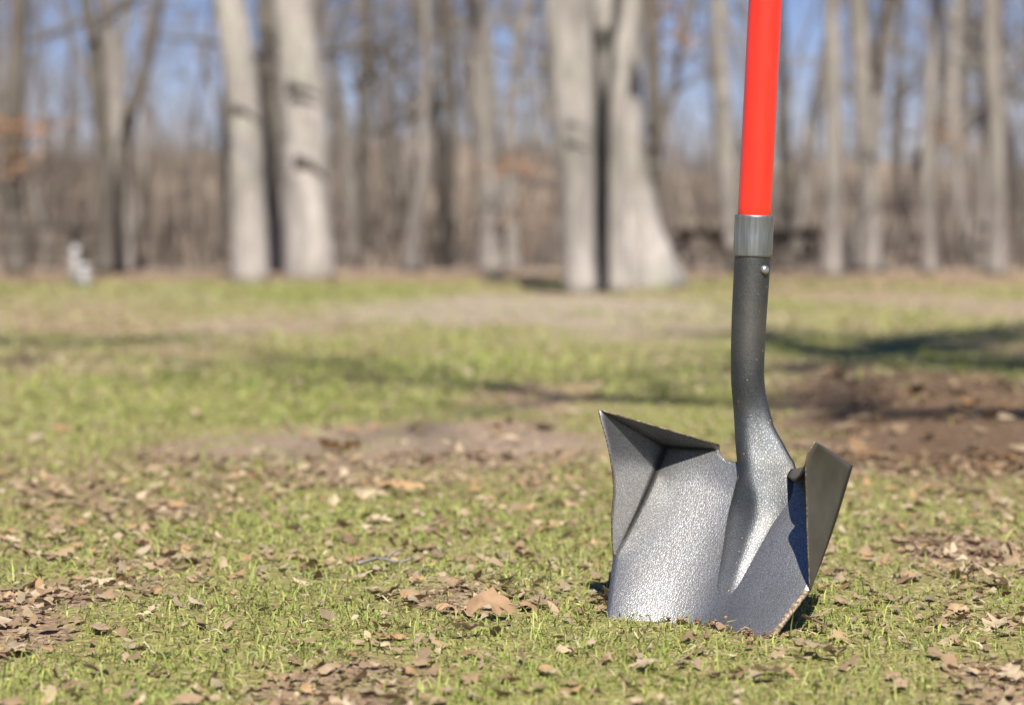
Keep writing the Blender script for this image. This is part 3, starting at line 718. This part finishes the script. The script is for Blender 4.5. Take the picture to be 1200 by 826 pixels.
# the big leaves one can name
def named(px, py, size, k, rot, label, z=.012):
    x_, y_ = G(px, py); put_leaf(k, x_, y_, size, rng, label, None, rot=rot, z=z)
def outline_leaf(pts, scale, bow, tint, rng):
    P = np.array(pts, float); c = P.mean(0); P = (P - c) * (1, -1) * scale
    Q = [p_ for i in range(len(P)) for p_ in (P[i], (P[i] + P[(i + 1) % len(P)]) / 2)]; Q = np.array(Q); m = len(Q)
    V = [(0, 0)] + [q * f for f in (.4, .75, 1) for q in Q]; V = np.array(V)
    z = -bow * (V[:, 0] ** 2 * 1.4 + V[:, 1] ** 2) / scale / 60 + (noise(V[:, 0] * 160, V[:, 1] * 160, 4) - .5) * .005 - np.abs(np.abs(V[:, 0]) - .004) * .04
    Fc = [(0, 1 + i, 1 + (i + 1) % m) for i in range(m)]
    for r_ in range(2): Fc += [(1 + r_ * m + i, 1 + (r_ + 1) * m + i, 1 + (r_ + 1) * m + (i + 1) % m, 1 + r_ * m + (i + 1) % m) for i in range(m)]
    me = mesh('fallen_leaf', np.column_stack([V, z]), Fc, M_LEAF); col_attr(me, tint); return me
bigleaf = outline_leaf([(440, 512), (452, 455), (500, 432), (540, 402), (556, 440), (592, 455), (614, 490), (600, 516), (576, 500), (560, 524), (535, 520), (526, 482), (508, 470), (482, 492), (468, 514)], .00029, .20, (.50, .325, .19), rng)
x_, y_ = G(575, 735); o = obj('fallen_leaf', bigleaf, None, (x_, y_, gz(x_, y_) + .020), (.80, 0, .05))
tag(o, 'large lobed brown leaf propped up on the grass left of the blade', 'leaf')
for (px, py, sz_, rot_, lab_) in ((528, 727, .6, (.25, .3, .5), 'dark curled leaf tucked under the left of the large lobed leaf'), (622, 722, .62, (.2, -.3, 2.3), 'brown leaf overlapping the right edge of the large lobed leaf')):
    x_, y_ = G(px, py); o = obj('fallen_leaf', bigleaf, None, (x_, y_, gz(x_, y_) + .010), rot_, (sz_, sz_, sz_)); tag(o, lab_, 'leaf')
named(549, 757, .044, 2, (-.3, .1, .5), 'pale tan leaf lying just below the large lobed brown leaf')
named(470, 583, .07, 4, (.1, .1, .1), 'long orange tan leaf on the grass behind the twig')
named(398, 532, .085, 12, (-.5, .1, .3), 'orange curled leaf on the bare brown patch')
named(957, 748, .034, 6, (-.4, .2, -.9), 'small orange leaf right of the lower blade corner')
named(958, 780, .05, 2, (-.2, .1, -.35), 'tan leaf lying flat below the small orange leaf')
named(910, 810, .040, 5, (-.3, .1, .5), 'pale leaf under the shovel near the bottom edge')
named(1165, 693, .06, 2, (-.4, .3, -.8), 'folded orange leaf on the grass at the right side')
named(720, 716, .030, 3, (-.4, .5, .2), 'reddish brown leaf scrap at the foot of the blade')
named(745, 718, .026, 3, (-.6, -.3, .5), 'second reddish leaf scrap pressed against the blade foot')
GR = {'front': ('lying in the litter along the front edge', 'leaves along the front edge'),
      'left': ('on the grass left of the shovel', 'leaves scattered left of the shovel'),
      'right': ('on the grass right of the shovel', 'leaves scattered right of the shovel'),
      'back': ('out of focus on the lawn behind the shovel', 'leaves scattered behind the shovel')}
x, y = scatter(1.6, 3.4, 1350, rng, .02); p = .07 + .8 * litter(x, y) ** 1.9; k = rng.uniform(size=len(x)) < p; x, y = x[k], y[k]
sz = rng.gamma(4, .0050, len(x)); sz = np.clip(sz, .010, .036)
order = np.argsort(-(sz / y)); NI = 288
for i in order[:NI]:
    zone = 'front' if y[i] < 1.85 else 'back' if y[i] > 2.45 else 'left' if x[i] < .15 else 'right'
    kk_ = int(rng.integers(16)); big = 'broad' if sz[i] / y[i] > .0135 else 'small'
    lab = f"{big} {TINT_NAMES[kk_ % 8]} {dict(oak='lobed', frag='crumbled', oval='narrow', maple='pointed')[SHAPES[kk_][3]]} leaf {GR[zone][0]}"
    put_leaf(kk_, x[i], y[i], sz[i], rng, lab, GR[zone][1])
# the rest of the litter as one mass
AV, AF, AC, off_ = [], [], [], 0
def bulk(x, y, s, tilt, step, zoff):
    global off_
    mul = blob(MULCH, x, y)
    for i in range(len(x)):
        Vk, Fk, _, _, tnt = SHAPES[int(rng.integers(16))]
        if step > 1:
            Vk = Vk.reshape(13, 5, 3)[::step][:, [0, 2, 4]]; m = Vk.shape[0]; Vk = Vk.reshape(-1, 3)
            Fk = np.array([(a * 3 + j, (a + 1) * 3 + j, (a + 1) * 3 + j + 1, a * 3 + j + 1) for a in range(m - 1) for j in range(2)])
        e = Matrix.Rotation(rng.uniform(0, 6.28), 3, 'Z') @ Matrix.Rotation(rng.normal(0, tilt), 3, 'X') @ Matrix.Rotation(rng.normal(0, tilt), 3, 'Y')
        AV.append(Vk @ np.array(e).T * s[i] + np.array([x[i], y[i], zg[i] + zoff])); AF.append(Fk + off_); off_ += len(Vk)
        dk = 1 - .55 * float(mul[i]) * rng.uniform() ** .5; AC.append(np.tile(tnt * rng.uniform(.6, 1.2) * (1, dk ** .2, dk ** .4) * dk, (len(Vk), 1)))
x0, y0, s0 = x[order[NI:]], y[order[NI:]], sz[order[NI:]]; zg = ground_z(x0, y0); bulk(x0, y0, s0, .4, 2, .006)
x0, y0 = scatter(1.5, 3.6, 10500, rng, .3); kk = rng.uniform(size=len(x0)) < .10 + .8 * litter(x0, y0) ** 1.6; x0, y0 = x0[kk], y0[kk]
zg = ground_z(x0, y0); bulk(x0, y0, rng.gamma(3, .0036, len(x0)).clip(.004, .026), .4, 3, .005)
x0, y0 = scatter(3.4, 7.5, 520, rng, .4); kk = rng.uniform(size=len(x0)) < .03 + .5 * litter(x0, y0) ** 2.4; x0, y0 = x0[kk], y0[kk]
zg = ground_z(x0, y0); bulk(x0, y0, rng.gamma(4, .0075, len(x0)).clip(.012, .05), .25, 4, .008)
x0, y0 = scatter(7.5, 34, 26, rng, 1); kk = rng.uniform(size=len(x0)) < litter(x0, y0) ** 2; x0, y0 = x0[kk], y0[kk]
zg = ground_z(x0, y0); bulk(x0, y0, rng.gamma(5, .010, len(x0)).clip(.03, .09), .25, 6, .010)
lm = mesh('leaf_litter', np.concatenate(AV), np.concatenate(AF), M_LEAF); col_attr(lm, np.concatenate(AC))
tag(obj('leaf_litter', lm), 'crumbled brown leaf litter spread through the grass', 'leaf litter', kind='stuff')
print('litter', len(lm.polygons))
# soil pushed up where the blade goes in
rng = np.random.default_rng(31); V, Fc = [], []
ico = np.array([(0, 0, 1), (.9, 0, .4), (.28, .85, .4), (-.72, .53, .4), (-.72, -.53, .4), (.28, -.85, .4), (0, 0, -.6)])
icf = [(0, 1, 2), (0, 2, 3), (0, 3, 4), (0, 4, 5), (0, 5, 1), (6, 2, 1), (6, 3, 2), (6, 4, 3), (6, 5, 4), (6, 1, 5)]
AVs = []
for q in range(700):
    f = rng.uniform(); px, py = 712 + 190 * f, 708 + 34 * f ** 1.2
    x_, y_ = G(px, py + 8); x_ += rng.normal(0, .006); y_ += rng.normal(0, .014)
    r_ = rng.gamma(2.0, .0005) + .0007
    AVs.append(np.tile(np.array([(.13, .075, .048), (.20, .12, .075), (.28, .17, .11)][int(rng.integers(3))]), (7, 1)))
    V.append(ico * r_ * rng.uniform(.6, 1.4, 3) * rng.uniform(.8, 1.2, (7, 1)) + (x_, y_, gz(x_, y_) + abs(rng.normal(.002, .003)))); Fc += [tuple(i + 7 * q for i in f3) for f3 in icf]
sm = mesh('soil_crumbs', np.concatenate(V), Fc, M_BRUSH, False); col_attr(sm, np.concatenate(AVs))
tag(obj('soil_crumbs', sm), 'dark soil crumbs pushed up along the foot of the blade', 'soil', kind='stuff')
# a twig on the grass
x_, y_ = G(418, 678); x2, y2 = G(482, 676)
b = MB(); b.tube(crom([(0, 0, .0), ((x2 - x_) * .4, .012, .004), ((x2 - x_) * .75, -.004, .002), (x2 - x_, y2 - y_, .004)], 12), np.linspace(.0026, .0014, 12), 7)
b.tube(crom([((x2 - x_) * .5, .008, .003), ((x2 - x_) * .7, .03, .010), ((x2 - x_) * .85, .04, .008)], 8), np.linspace(.0015, .0007, 8), 6)
tag(b.build('twig', M_GREY, loc=(x_, y_, gz(x_, y_) + .014)), 'thin grey twig lying on the grass left of the shovel', 'twig')
